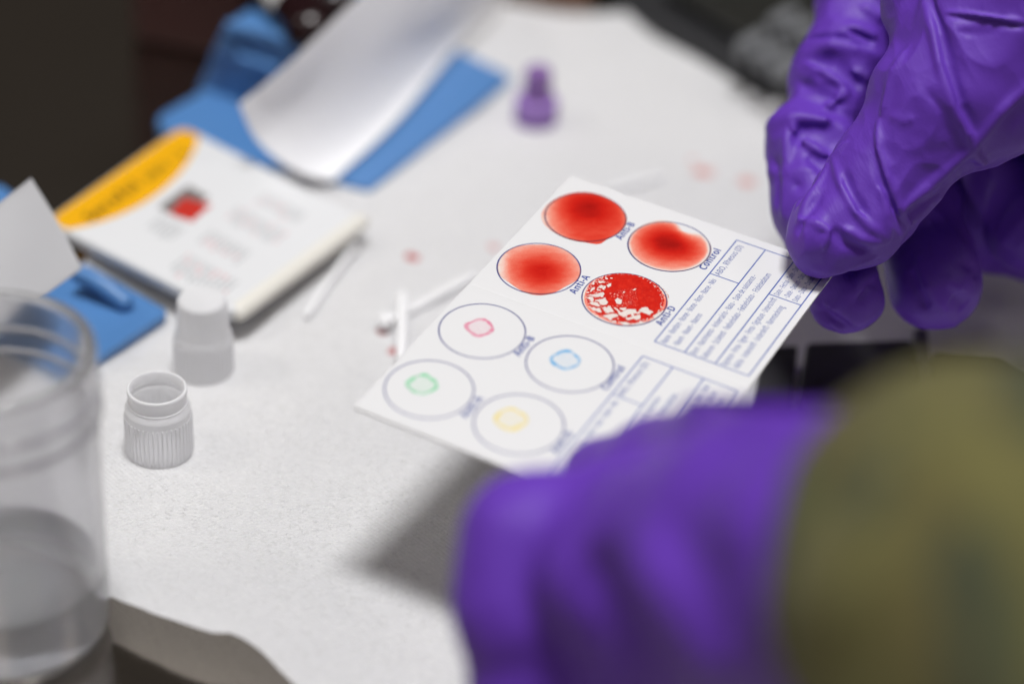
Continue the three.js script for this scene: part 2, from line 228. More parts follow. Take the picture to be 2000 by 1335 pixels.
    for (let q = 0; q < 900; q++) { const a = r() * 6.2832, f = Math.sqrt(r()), x = 840 + 600 * f * Math.cos(a), y = 700 + 400 * f * Math.sin(a); d.globalAlpha = 0.16; d.fillStyle = r() < 0.5 ? 'rgb(170,10,4)' : 'rgb(214,50,34)'; d.beginPath(); const [X_, Y_] = pz([x, y]); d.ellipse(X_, Y_, 4 + 22 * r(), 3 + 16 * r(), r() * 3, 0, 6.3); d.fill(); } d.globalAlpha = 1;
    const holes = [[[665, 745], [720, 700], [790, 740], [780, 790], [740, 815], [680, 785]], [[1020, 925], [1090, 865], [1185, 860], [1200, 900], [1270, 935], [1225, 960], [1195, 995], [1130, 965]], [[520, 690], [560, 780], [530, 820], [440, 825], [400, 770], [340, 760], [350, 735], [470, 720]],
      [[215, 655], [340, 645], [500, 605], [520, 640], [480, 680], [330, 690], [240, 665]], [[425, 510], [480, 480], [550, 500], [545, 545], [510, 565], [440, 540]], [[555, 490], [655, 450], [640, 510], [580, 540]], [[275, 615], [310, 540], [390, 515], [370, 560], [310, 600]],
      [[460, 910], [500, 860], [580, 840], [640, 940], [520, 960]], [[625, 870], [660, 860], [740, 940], [840, 890], [990, 890], [1005, 960], [860, 985], [775, 1030], [700, 985], [690, 930]], [[710, 870], [850, 860], [830, 900], [780, 925], [730, 900]],
      [[790, 1045], [880, 1020], [1045, 975], [1040, 1050], [960, 1070], [930, 1050], [830, 1075]], [[1250, 990], [1440, 890], [1420, 960], [1350, 1030], [1260, 1050]], [[690, 1090], [800, 1095], [860, 1130], [1050, 1100], [1200, 1080], [1150, 1130], [1000, 1150], [760, 1155]], [[220, 690], [320, 680], [340, 720], [300, 750], [240, 720]],
      [[440, 990], [640, 960], [680, 970], [690, 1010], [600, 1040], [560, 1080], [480, 1020]], [[330, 440], [385, 420], [380, 470], [340, 490]], [[550, 370], [590, 355], [610, 380], [570, 395]], [[640, 355], [690, 362], [680, 382], [640, 380]], [[800, 620], [830, 590], [865, 600], [840, 630]], [[965, 575], [1010, 550], [1055, 555], [1030, 580]], [[400, 545], [460, 570], [450, 595], [395, 580]],
      [[250, 780], [370, 770], [430, 840], [380, 850], [290, 820]], [[330, 880], [420, 870], [440, 950], [370, 940]], [[440, 430], [500, 410], [570, 440], [540, 455], [470, 440]], [[1460, 560], [1510, 555], [1545, 580], [1500, 600]], [[1380, 450], [1440, 480], [1420, 500], [1370, 470]], [[1470, 640], [1550, 640], [1550, 690], [1500, 690]], [[540, 1075], [640, 1070], [650, 1110], [580, 1100]]];
    for (const h of holes) { d.strokeStyle = 'rgb(168,20,12)'; d.lineWidth = 3; const j = []; h.forEach((p, i) => { const q = h[(i + 1) % h.length]; j.push(p); j.push([(p[0] + q[0]) / 2 + (r() - 0.5) * 22, (p[1] + q[1]) / 2 + (r() - 0.5) * 14]); }); blob(j, paper); d.stroke(); }
    const spk = (n, f) => { for (let q = 0; q < n; q++) { const [x, y, s] = f(); d.fillStyle = paper; d.globalAlpha = 0.5 + 0.5 * r(); d.beginPath(); const [X_, Y_] = pz([x, y]); d.ellipse(X_, Y_, s * (0.6 + r()), s * (0.5 + 0.7 * r()), r() * 3, 0, 6.3); d.fill(); } d.globalAlpha = 1; };
    for (let q = 0; q < 42; q++) { const a = 1.1 + 3.2 * r(), f = 0.55 + 0.42 * r(), x = 840 + 640 * f * Math.cos(a), y = 700 + 430 * f * Math.sin(a), n = 5 + Math.floor(3 * r()), sz = 8 + 26 * r() * r(), ph = r() * 6; blob(Array.from({ length: n }, (_, i) => { const e = ph + i / n * 6.2832, w = sz * (0.5 + 0.8 * r()); return [x + 1.5 * w * Math.cos(e), y + w * Math.sin(e)]; }), paper); }
    spk(260, () => { const a = r() * 6.2832, f = 0.9 + 0.1 * r(); return [835 + 650 * f * Math.cos(a), 702 + 440 * f * Math.sin(a), 2 + 4 * r()]; });
    spk(260, () => [700 + 340 * r(), 560 + 280 * r(), 0.8 + 1.4 * r()]);
    spk(240, () => { const a = 2.1 + 2.1 * r(), f = 0.62 + 0.36 * r(); return [840 + 650 * f * Math.cos(a), 700 + 435 * f * Math.sin(a), 1.5 + 5 * r() * r()]; });
    spk(40, () => [600 + 300 * r(), 600 + 260 * r(), 2 + 3 * r()]);
    for (let q = 0; q < 2600; q++) { const a = r() * 6.2832, f = Math.sqrt(r()) * 0.97; d.globalAlpha = 0.25 + 0.5 * r(); d.fillStyle = r() < 0.6 ? 'rgb(196,34,20)' : 'rgb(232,150,134)'; const [X_, Y_] = pz([835 + 650 * f * Math.cos(a), 702 + 440 * f * Math.sin(a)]); d.beginPath(); d.ellipse(X_, Y_, 0.8 + 2.2 * r() * r(), 0.7 + 1.6 * r() * r(), 0, 0, 6.3); d.fill(); } d.globalAlpha = 1;
    d.strokeStyle = 'rgba(52,40,90,0.8)'; d.lineWidth = 0.26 * k; d.beginPath(); d.arc(N / 2, N / 2, 8.5 * k, 0, 7); d.stroke();
    const tx = new THREE.CanvasTexture(cv2); tx.colorSpace = THREE.SRGBColorSpace; tx.flipY = false;
    film(0, DY, (th) => 8.55 + 0.55 * bump(th, -0.15, 0.4) - 0.1 * bump(th, 2.9, 0.7), tx, 'clumped blood broken into clots with clear gaps');
  }
}

// ---------------------------------------------------------------- gloved hands: distance field, surface nets, folds laid along the surface
const smin = (a, b, k) => { const h = Math.max(k - Math.abs(a - b), 0) / k; return Math.min(a, b) - h * h * k * 0.25; };
function bone(a, b) { const d = [b[0] - a[0], b[1] - a[1], b[2] - a[2]], L = d[0] * d[0] + d[1] * d[1] + d[2] * d[2]; return (x, y, z) => { const px = x - a[0], py = y - a[1], pz = z - a[2]; let t = (px * d[0] + py * d[1] + pz * d[2]) / L; t = t < 0 ? 0 : t > 1 ? 1 : t; return Math.hypot(px - t * d[0], py - t * d[1], pz - t * d[2]) - (a[3] + (b[3] - a[3]) * t); }; }
const joint = ([px, py, z, r]) => [...J(px, py, z), r];
function digit(list, k) { const bs = []; for (let i = 0; i < list.length - 1; i++) bs.push(bone(joint(list[i]), joint(list[i + 1]))); return (x, y, z) => { let d = bs[0](x, y, z); for (let i = 1; i < bs.length; i++) d = smin(d, bs[i](x, y, z), k); return d; }; }
function surfaceNets(f, lo, hi, s) {
  const n = [0, 1, 2].map((k) => Math.ceil((hi[k] - lo[k]) / s) + 1), [nx, ny, nz] = n, val = new Float32Array(nx * ny * nz);
  // coarse pass first: fine values only near the surface
  const q = 4, near = s * q * 1.8;
  for (let k = 0; k < nz; k += q) for (let j = 0; j < ny; j += q) for (let i = 0; i < nx; i += q) {
    const c = f(lo[0] + (i + 1.5) * s, lo[1] + (j + 1.5) * s, lo[2] + (k + 1.5) * s), fine = Math.abs(c) < near;
    for (let c2 = k; c2 < Math.min(k + q, nz); c2++) for (let b = j; b < Math.min(j + q, ny); b++) for (let a = i; a < Math.min(i + q, nx); a++) val[(c2 * ny + b) * nx + a] = fine ? f(lo[0] + a * s, lo[1] + b * s, lo[2] + c2 * s) : c;
  }
  const id = new Int32Array(nx * ny * nz).fill(-1), pos = [], tri = [], I = (i, j, k) => (k * ny + j) * nx + i;
  for (let k = 0; k < nz - 1; k++) for (let j = 0; j < ny - 1; j++) for (let i = 0; i < nx - 1; i++) {
    let m = 0, sx = 0, sy = 0, sz = 0, cnt = 0; const v = [];
    for (let c = 0; c < 8; c++) { const w = val[I(i + (c & 1), j + ((c >> 1) & 1), k + (c >> 2))]; v.push(w); if (w < 0) m |= 1 << c; }
    if (m === 0 || m === 255) continue;
    for (let a = 0; a < 8; a++) for (const bit of [1, 2, 4]) { const b = a | bit; if (a & bit) continue; if ((v[a] < 0) !== (v[b] < 0)) { const t = v[a] / (v[a] - v[b]); sx += (a & 1) + (bit === 1 ? t : 0); sy += ((a >> 1) & 1) + (bit === 2 ? t : 0); sz += (a >> 2) + (bit === 4 ? t : 0); cnt++; } }
    id[I(i, j, k)] = pos.length / 3; pos.push(lo[0] + (i + sx / cnt) * s, lo[1] + (j + sy / cnt) * s, lo[2] + (k + sz / cnt) * s);
  }
  const quad = (a, b, c, d, flip) => { if (a < 0 || b < 0 || c < 0 || d < 0) return; flip ? tri.push(a, c, b, a, d, c) : tri.push(a, b, c, a, c, d); };
  for (let k = 1; k < nz - 1; k++) for (let j = 1; j < ny - 1; j++) for (let i = 1; i < nx - 1; i++) {
    const v0 = val[I(i, j, k)] < 0;
    if (v0 !== val[I(i + 1, j, k)] < 0) quad(id[I(i, j - 1, k - 1)], id[I(i, j, k - 1)], id[I(i, j, k)], id[I(i, j - 1, k)], !v0);
    if (v0 !== val[I(i, j + 1, k)] < 0) quad(id[I(i - 1, j, k - 1)], id[I(i - 1, j, k)], id[I(i, j, k)], id[I(i, j, k - 1)], !v0);
    if (v0 !== val[I(i, j, k + 1)] < 0) quad(id[I(i - 1, j - 1, k)], id[I(i, j - 1, k)], id[I(i, j, k)], id[I(i - 1, j, k)], !v0);
  }
  return { pos, tri };
}
function skin(f, lo, hi, s, uvScale = 0.02) {
  const { pos, tri } = surfaceNets(f, lo, hi, s), wp = new Float32Array(pos.length), nn = new Float32Array(pos.length), uv = new Float32Array(pos.length / 3 * 2), e = s * 0.6, R = new THREE.Matrix3().setFromMatrix4(camMat);
  for (let i = 0; i < pos.length; i += 3) {
    const [x, y, z] = [pos[i], pos[i + 1], pos[i + 2]], g = V3(f(x + e, y, z) - f(x - e, y, z), -(f(x, y + e, z) - f(x, y - e, z)), -(f(x, y, z + e) - f(x, y, z - e))).applyMatrix3(R).normalize();
    const w = W([x, y, z]); wp[i] = w.x; wp[i + 1] = w.y; wp[i + 2] = w.z; nn[i] = g.x; nn[i + 1] = g.y; nn[i + 2] = g.z;
    uv[i / 3 * 2] = (w.x - 0.35 * w.z) / uvScale; uv[i / 3 * 2 + 1] = (w.y + 0.45 * w.z) / uvScale;
  }
  const g = new THREE.BufferGeometry(); g.setAttribute('position', new THREE.BufferAttribute(wp, 3)); g.setAttribute('normal', new THREE.BufferAttribute(nn, 3)); g.setAttribute('uv', new THREE.BufferAttribute(uv, 2)); g.setIndex(tri); return g;
}
// a fold: points on the photograph laid on the surface f, raised (amount > 0) or pressed in
function folds(f, list) {
  const segs = [];
  for (const [pts, amount, width] of list) {
    const q = pts.map(([px, py]) => { const d = J(px, py, 1); let z = 280; for (let k = 0; k < 120; k++) { const v = f(d[0] * z, d[1] * z, z); if (v < 0.05) break; z += v * 0.8; if (z > 620) return null; } return [d[0] * z, d[1] * z, z]; }).filter(Boolean);
    const rad = width * 3.2;
    for (let i = 0; i < q.length - 1; i++) { const a = q[i], b = q[i + 1]; if (Math.hypot(a[0] - b[0], a[1] - b[1], a[2] - b[2]) < 25) segs.push({ a, d: [b[0] - a[0], b[1] - a[1], b[2] - a[2]], amount, width, rad, t0: i / (q.length - 1), t1: (i + 1) / (q.length - 1), id: pts }); }
  }
  for (const s of segs) { s.L = s.d[0] ** 2 + s.d[1] ** 2 + s.d[2] ** 2; s.lo = [0, 1, 2].map((k) => Math.min(s.a[k], s.a[k] + s.d[k]) - s.rad); s.hi = [0, 1, 2].map((k) => Math.max(s.a[k], s.a[k] + s.d[k]) + s.rad); }
  return (x, y, z) => {
    let sum = 0, cur = null, best = 0;
    for (const s of segs) {
      if (s.id !== cur) { sum += best; best = 0; cur = s.id; }
      if (x < s.lo[0] || x > s.hi[0] || y < s.lo[1] || y > s.hi[1] || z < s.lo[2] || z > s.hi[2]) continue;
      const px = x - s.a[0], py = y - s.a[1], pz = z - s.a[2]; let t = (px * s.d[0] + py * s.d[1] + pz * s.d[2]) / s.L; t = t < 0 ? 0 : t > 1 ? 1 : t;
      const r = Math.hypot(px - t * s.d[0], py - t * s.d[1], pz - t * s.d[2]) / s.width, u = s.t0 + (s.t1 - s.t0) * t, e = s.amount * (0.3 * Math.exp(-r * r) + 0.7 * Math.exp(-1.4 * r)) * Math.min(1, 4 * u + 0.25, 4 * (1 - u) + 0.25);
      if (Math.abs(e) > Math.abs(best)) best = e;
    }
    return sum + best;
  };
}
const grain = dataTex(512, 512, (u, v, i, j) => 0.5 + 0.3 * fbm(i * 0.16, j * 0.16, 3, 3) + 0.22 * fbm(i * 0.5, j * 0.5, 1, 2));
const nitrile = phys({ color: lin(0.118, 0.037, 0.40), roughness: 0.5, bumpMap: grain, bumpScale: 0.00007, specularIntensity: 0.6 });
const Z = (x, y) => [1400 + x / 1.907, y / 1.907];
{
  const thumb = digit([[1614, 462, 475.5, 7.8], [1672, 430, 477, 9.6], [1728, 345, 477.5, 10.6], [1845, 185, 475, 13.2], [1985, -30, 473, 17]], 3);
  const ix1 = digit([[1800, -130, 538, 11.5], [1690, 10, 522, 10.6], [1668, 58, 519, 9.6]], 2.5), ix2 = digit([[1655, 98, 517, 9.7], [1636, 150, 515, 9.9], [1622, 208, 512, 8.8]], 2.5), ix3 = digit([[1572, 268, 509, 8.4], [1590, 300, 508, 9.8], [1598, 400, 503, 9.1], [1652, 578, 491, 7.9]], 2.5);
  const indexF = (x, y, z) => smin(smin(ix1(x, y, z), ix2(x, y, z), 1.0), ix3(x, y, z), 1.2);
  const middleF = digit([[1900, -60, 552, 11], [1760, 200, 535, 10.5], [1790, 420, 512, 10], [1826, 556, 499, 9.8]], 2.5);
  const ringF = digit([[2040, -40, 560, 11], [1960, 180, 552, 10.5], [1985, 390, 522, 10.4], [2020, 446, 512, 10.2]], 2.5);
  const inner = digit([[1850, 290, 535, 13], [1905, 410, 526, 13], [2060, 440, 526, 14]], 2.5), lobe = digit([[1790, -60, 486, 8], [1812, 10, 482, 8.6], [1862, 110, 478, 10.5]], 4), tipL = digit([[1604, 418, 479, 6.4], [1640, 378, 482, 6]], 3), tipR = digit([[1730, 428, 482, 6.2], [1700, 380, 480, 8]], 3), web = digit([[1870, -50, 505, 14], [1990, 70, 505, 18], [2150, 110, 505, 22]], 4), heel = digit([[1848, 205, 476, 12.3], [1925, 190, 477, 13.2], [2070, 118, 478, 18.5]], 4);
  const small = digit([[2150, 0, 565, 10], [2110, 220, 560, 9], [2130, 380, 540, 8.5]], 2.5);
  const palm = digit([[1880, -110, 540, 14], [2080, -60, 530, 17], [2180, 60, 540, 16], [2180, 40, 500, 20], [2300, -80, 505, 24], [2480, -230, 500, 26], [2750, -400, 490, 27]], 8);
  const base = (x, y, z) => {
    let d = Math.min(smin(indexF(x, y, z), middleF(x, y, z), 1.2), smin(smin(ringF(x, y, z), inner(x, y, z), 1.2), small(x, y, z), 1.2)); d = smin(d, smin(palm(x, y, z), web(x, y, z), 6), 6);
    const tt = smin(smin(thumb(x, y, z), heel(x, y, z), 6), lobe(x, y, z), 4);
    return smin(d, smin(smin(tt, tipL(x, y, z), 2.5), tipR(x, y, z), 2.5), 1.2);
  };
  const list = [
    // index finger sleeve folds
    [[Z(325, 152), Z(420, 138), Z(500, 152), Z(580, 190)], -1.0, 0.9], [[Z(320, 165), Z(430, 165), Z(520, 180), Z(600, 215)], 0.7, 1.4], [[Z(500, 100), Z(580, 130), Z(650, 165)], 0.8, 0.9], [[Z(500, 115), Z(570, 150), Z(640, 185)], -0.7, 0.9], [[Z(540, 20), Z(600, 60), Z(680, 140)], 0.5, 1.2],
    [[Z(335, 240), Z(400, 262), Z(455, 300), Z(490, 330)], 1.1, 1.1], [[Z(490, 330), Z(450, 370), Z(405, 400)], 0.8, 1.2], [[Z(345, 225), Z(440, 240), Z(520, 300), Z(610, 370)], -1.9, 2.0], [[Z(470, 250), Z(560, 290), Z(620, 330)], 0.8, 1.2],
    [[Z(300, 300), Z(360, 340), Z(450, 380), Z(600, 430)], -0.6, 1.6], [[Z(190, 470), Z(280, 440), Z(400, 452), Z(520, 490)], 1.2, 1.5], [[Z(285, 474), Z(350, 490), Z(420, 520), Z(490, 545)], -2.4, 2.6], [[Z(330, 470), Z(420, 478), Z(500, 500)], -1.2, 1.6], [[Z(272, 452), Z(325, 520), Z(420, 580)], 1.3, 1.0],
    [[Z(262, 470), Z(262, 560), Z(262, 640), Z(250, 800)], 0.8, 1.1], [[Z(200, 640), Z(280, 645), Z(370, 638)], 0.5, 1.3], [[Z(210, 590), Z(240, 680), Z(230, 780)], -0.5, 1.6], [[Z(300, 690), Z(340, 700), Z(290, 760)], -0.9, 1.2], [[Z(330, 560), Z(390, 620), Z(420, 600)], -0.6, 1.3],
    // thumb
    [[Z(598, 455), Z(603, 560), Z(635, 660), Z(680, 770), Z(720, 838)], 1.0, 1.1], [[Z(585, 520), Z(600, 620), Z(640, 730), Z(680, 820)], -0.6, 1.3],
    [[Z(435, 590), Z(465, 690), Z(520, 790), Z(580, 850), Z(640, 890)], 0.8, 1.1], [[Z(470, 640), Z(500, 720), Z(560, 810)], -0.7, 1.5], [[Z(480, 530), Z(420, 610), Z(370, 700), Z(320, 780)], 0.9, 1.2], [[Z(390, 720), Z(330, 810), Z(300, 880)], -0.7, 1.3],
    [[Z(305, 815), Z(370, 830), Z(420, 860), Z(395, 930)], 0.9, 1.0], [[Z(425, 850), Z(470, 900), Z(560, 935)], -0.8, 1.3], [[Z(470, 850), Z(540, 890), Z(620, 905)], 0.8, 1.2], [[Z(640, 895), Z(635, 800), Z(610, 690)], 0.7, 1.0], [[Z(275, 960), Z(360, 1000), Z(470, 1005), Z(590, 960)], 0.7, 1.1],
    [[Z(690, 785), Z(800, 690), Z(940, 565), Z(1060, 420), Z(1144, 335)], 1.1, 1.6], [[Z(720, 800), Z(830, 720), Z(950, 610)], -0.8, 2.2],
    [[Z(770, -10), Z(805, 110), Z(830, 230), Z(880, 390), Z(935, 500), Z(960, 590)], 1.1, 1.4], [[Z(800, 0), Z(835, 120), Z(862, 240), Z(910, 390), Z(960, 480)], -1.2, 1.5], [[Z(945, 500), Z(965, 580), Z(1000, 620)], 1.0, 1.1],
    [[Z(860, 45), Z(980, 58), Z(1060, 70), Z(1144, 82)], 0.6, 0.8], [[Z(870, 60), Z(980, 75), Z(1060, 88), Z(1144, 100)], -0.6, 0.9], [[Z(910, 118), Z(980, 126), Z(1050, 120)], -0.5, 0.9], [[Z(640, 430), Z(700, 450), Z(740, 440)], 0.25, 1.6], [[Z(700, 180), Z(640, 320), Z(605, 440)], 0.7, 1.6], [[Z(780, 330), Z(840, 420), Z(870, 520)], -0.4, 2.2],
    // finger tips under the card
    [[Z(345, 1120), Z(430, 1145), Z(520, 1080), Z(600, 1010)], 0.8, 1.2], [[Z(350, 1150), Z(420, 1200), Z(480, 1240)], 0.9, 1.1], [[Z(390, 1130), Z(430, 1180), Z(500, 1220)], -0.7, 1.5], [[Z(520, 1120), Z(560, 1060), Z(600, 1050)], -0.5, 1.6],
    [[Z(745, 960), Z(790, 1070), Z(850, 1160), Z(890, 1215)], 0.8, 1.1], [[Z(720, 1000), Z(750, 1080), Z(790, 1150)], -0.8, 1.8], [[Z(850, 1040), Z(920, 1080), Z(985, 1130)], 0.9, 1.1], [[Z(880, 1100), Z(930, 1150), Z(940, 1190)], -0.9, 2.2], [[Z(910, 980), Z(960, 1000), Z(970, 1040)], -0.6, 2],
    [[Z(1020, 980), Z(1070, 900), Z(1144, 820)], 0.6, 2],
  ];
  const fold = folds(base, list.map(([p, a, w], n) => n < 19 ? [p, a * 1.55, w * 0.95] : [p, a, w * 0.72]));
  const f = (x, y, z) => { let d = base(x, y, z); if (d < 4 && d > -4) { d -= 2.2 * fold(x, y, z); const wx = 1.6 * vnoise(x * 0.12, y * 0.12, z * 0.12 + 5), wy = 1.6 * vnoise(x * 0.12 + 9, y * 0.12, z * 0.12); d += 0.7 * fbm(x * 0.08 + 0.04 * y, y * 0.08, z * 0.08, 2) + 1.3 * Math.abs(vnoise((x + wx) * 0.10 + 0.07 * y, (y + wy) * 0.07 - 0.05 * x, z * 0.10)) + 0.22 * Math.abs(vnoise((x - wy) * 0.27 - 0.1 * y + 7, (y + wx) * 0.2 + 0.1 * x, z * 0.27)) - 0.45; } return d; };
  const g = skin(f, [48, -102, 440], [165, 4, 588], 0.47);
  const t = thing('gloved_hand', 'hand in a wrinkled purple nitrile glove pinching the blood-spotted half of the card', 'gloved hand', P3(1640, 560, 492), 'hands in purple gloves');
  wpart('glove', g, nitrile, t);
}
{
  const thumb = digit([[1180, 932, 418, 7.4], [1290, 925, 402, 8.4], [1450, 860, 366, 9.0], [1620, 890, 335, 12.6], [1700, 1000, 322, 16.5]], 6);
  const indexF = digit([[1460, 1040, 345, 13.6], [1260, 1010, 370, 10.6], [1030, 1055, 374, 9.5], [1012, 1180, 372, 9.1], [1040, 1400, 374, 9.0], [1080, 1480, 380, 8.3]], 6);
  const middleF = digit([[1520, 1150, 335, 14.6], [1300, 1080, 352, 11.2], [1200, 1130, 358, 10.2], [1330, 1400, 366, 10], [1400, 1500, 372, 9]], 6);
  const ringF = digit([[1560, 1240, 332, 14], [1420, 1180, 338, 10.8], [1410, 1300, 344, 10.4], [1500, 1520, 356, 9.5]], 6);
  const under = digit([[1180, 1180, 395, 9], [1190, 1060, 425, 8.2], [1230, 985, 438, 7.2]], 4);
  const palm = digit([[1500, 1010, 342, 15], [1330, 1250, 366, 13], [1230, 1400, 378, 13], [1450, 1330, 354, 16], [1560, 1150, 331, 20], [1720, 1150, 315, 21], [1960, 1230, 296, 21]], 8);
  const base = (x, y, z) => { let d = smin(smin(indexF(x, y, z), middleF(x, y, z), 6), ringF(x, y, z), 6); d = smin(d, under(x, y, z), 2); d = smin(d, palm(x, y, z), 9); return smin(d, thumb(x, y, z), 4); };
  const fold = folds(base, [
    [[[1130, 1080], [1180, 1160], [1240, 1250], [1300, 1340]], -3.6, 5], [[[1225, 1050], [1290, 1150], [1360, 1250], [1430, 1340]], 2.6, 4.5], [[[1290, 1000], [1340, 1070], [1400, 1150], [1420, 1300]], -2.0, 4.5], [[[1440, 930], [1450, 1010], [1400, 1060]], 1.5, 4], [[[1000, 1200], [1050, 1300], [1070, 1400]], 1.2, 3],
    [[[1150, 900], [1230, 890], [1300, 905]], -0.8, 2],
  ]);
  const f = (x, y, z) => { let d = base(x, y, z); if (d < 8 && d > -8) { d -= fold(x, y, z); d += 0.8 * fbm(x * 0.05 + 9, y * 0.05, z * 0.05, 3); } return d; };
  const g = skin(f, [-14, 8, 270], [90, 82, 450], 1.1);
  const t = thing('gloved_hand', 'purple gloved hand in a camouflage sleeve holding the unused half of the card', 'gloved hand', P3(1300, 1200, 380), 'hands in purple gloves');
  wpart('glove', g, nitrile, t);
  // sleeve
  const arm = digit([[1905, 1115, 300, 27.5], [2180, 1300, 268, 33], [2700, 1700, 232, 38]], 10);
  const wr = folds(arm, [[[[1640, 900], [1700, 1100], [1690, 1300]], -2.5, 5], [[[1780, 780], [1880, 900], [1900, 1100]], 2.5, 6], [[[1750, 1150], [1850, 1250], [1900, 1340]], -3, 6], [[[1600, 1050], [1640, 1200], [1600, 1340]], 2, 4]]);
  const sf = (x, y, z) => { let d = arm(x, y, z); if (d < 12 && d > -12) { d -= 1.8 * wr(x, y, z); d += 2.4 * fbm(x * 0.04, y * 0.04, z * 0.04, 3) + 1.6 * Math.abs(vnoise(x * 0.07 + y * 0.03, y * 0.05, z * 0.07)) - 0.8; } return d; };
  const sg = skin(sf, [20, -5, 190], [140, 92, 345], 1.6, 0.07);
  const camo = dataTex(512, 512, (u, v, i, j) => {
    const tau = 6.28318, q = (s, o) => fbm(Math.cos(u * tau) * s + o, Math.sin(u * tau) * s + Math.cos(v * tau) * s, Math.sin(v * tau) * s + o, 3), a = q(1.1, 3), b = q(1.4, 17), c2 = q(1.5, 31);
    let c = [96, 92, 50]; if (a > 0.1) c = [77, 82, 50]; if (b > 0.2) c = [88, 81, 44]; if (c2 > 0.22) c = [54, 60, 43];
    const w = 1 + 0.08 * ((i + j) % 4 < 2 ? 1 : -1) * 0.5 + 0.05 * (hash3(i, j, 1) - 0.5); return c.map((x) => x * w / 255);
  }, true);
  wpart('sleeve', sg, phys({ map: camo, roughness: 0.95, sheen: 0.2, sheenColor: lin(0.3, 0.3, 0.2) }), t).userData.label = 'olive and green camouflage cloth sleeve';
}

// ---------------------------------------------------------------- plastic caps and the specimen cup
const lathe = (pts, n = 72) => new THREE.LatheGeometry(pts.map(([r, y]) => new THREE.Vector2(r / 1000, y / 1000)), n);
const frosted = phys({ color: lin(0.97, 0.97, 0.98), roughness: 0.7, transmission: 0.55, thickness: 0, side: THREE.DoubleSide });
function ribs(parent, r, y0, y1, n, m) { const shape = new THREE.CylinderGeometry(0.00018, 0.00022, (y1 - y0) / 1000, 8); const gs = []; for (let k = 0; k < n; k++) { const a = k / n * 6.28318, g = shape.clone(); g.translate(r / 1000 * Math.cos(a), (y0 + y1) / 2000, r / 1000 * Math.sin(a)); gs.push(g); } part('grip_ribs', mergeGeometries(gs), m, parent); }
{
  const t = thing('reagent_bottle_cap', 'open translucent ribbed cap with its neck up, standing on the white paper', 'tube cap', at(311, 880, 0.8), 'translucent ribbed caps');
  const body = part('cap_body', lathe([[5.3, 14.6], [5.5, 16.2], [6.0, 16.4], [6.25, 16], [6.2, 15.2], [5.95, 14.6], [5.95, 13.2], [6.3, 12.4], [6.8, 11.6], [6.85, 11], [6.95, 0.8], [6.7, 0.1], [0.1, 0]]), frosted, t);
  part('neck_ring', new THREE.TorusGeometry(0.0061, 0.00022, 10, 64).rotateX(Math.PI / 2).translate(0, 0.0128, 0), frosted, body);
  ribs(body, 6.95, 0.8, 9.8, 44, frosted);
}
{
  const t = thing('reagent_bottle_cap', 'closed translucent cap with a tapered top, standing beside the printed box', 'tube cap', at(398, 722, 0.8), 'translucent ribbed caps');
  const body = part('cap_body', lathe([[0.05, 19.2], [4.4, 19.1], [5.2, 18.6], [5.45, 17.8], [5.8, 10.6], [6.2, 10], [6.3, 9.2], [6.45, 0.3], [6.2, 0], [5.8, 0.1]]), frosted, t);
  ribs(body, 6.42, 0.6, 8.6, 40, frosted);
}
{
  const t = thing('specimen_cup', 'clear plastic specimen cup part filled with clear liquid on the steel table', 'specimen cup', at(20, 1222, 1.2));
  const clear = phys({ color: lin(0.97, 0.97, 0.99), roughness: 0.12, transmission: 0.87, thickness: 1, ior: 1.49, attenuationColor: lin(0.86, 0.88, 0.92), attenuationDistance: 0.12 });
  const wall = part('cup_wall', lathe([[0.01, 1.6], [15, 1.6], [16.8, 2.2], [17.5, 4.2], [17.6, 52], [17.3, 53], [17.3, 62.5], [17.6, 63.4], [18.3, 63.8], [18.9, 63.4], [19.1, 62.4], [18.9, 53.5], [18.9, 4], [18.4, 1.4], [16.8, 0.1], [0.01, 0]].reverse(), 96), clear, t);
  part('thread_ridge', new THREE.TorusGeometry(0.0191, 0.0006, 10, 96).rotateX(Math.PI / 2).translate(0, 0.0555, 0), clear, wall);
  part('thread_ridge', new THREE.TorusGeometry(0.0191, 0.0006, 10, 96).rotateX(Math.PI / 2).translate(0, 0.0505, 0), clear, wall);
  part('liquid', lathe([[0.01, 1.75], [14.9, 1.75], [16.9, 2.0], [17.7, 4.4], [17.8, 15.2], [17.1, 14.5], [16.2, 14.1], [0.01, 14]], 96), phys({ color: lin(0.97, 0.98, 1.0), roughness: 0.03, transmission: 0.85, thickness: 1, ior: 1.333, attenuationColor: lin(0.9, 0.93, 0.96), attenuationDistance: 0.08 }), t);
}
{
  const t = thing('stopper_cap', 'small purple tube stopper standing on the white paper by the blue strip', 'tube stopper', at(1046, 236, 0.8));
  const pm = mat({ color: lin(0.29, 0.16, 0.47), roughness: 0.5 });
  part('skirt', lathe([[0.01, 0], [5.4, 0], [5.8, 0.4], [5.7, 6.2], [5.3, 6.9], [3.7, 7.1], [0.01, 7.1]], 48), pm, t);
  part('stem', lathe([[3.7, 7.0], [3.7, 7.6], [3.5, 14.6], [3.0, 15.4], [0.01, 15.6]], 40), mat({ color: lin(0.22, 0.11, 0.34), roughness: 0.55 }), t);
}

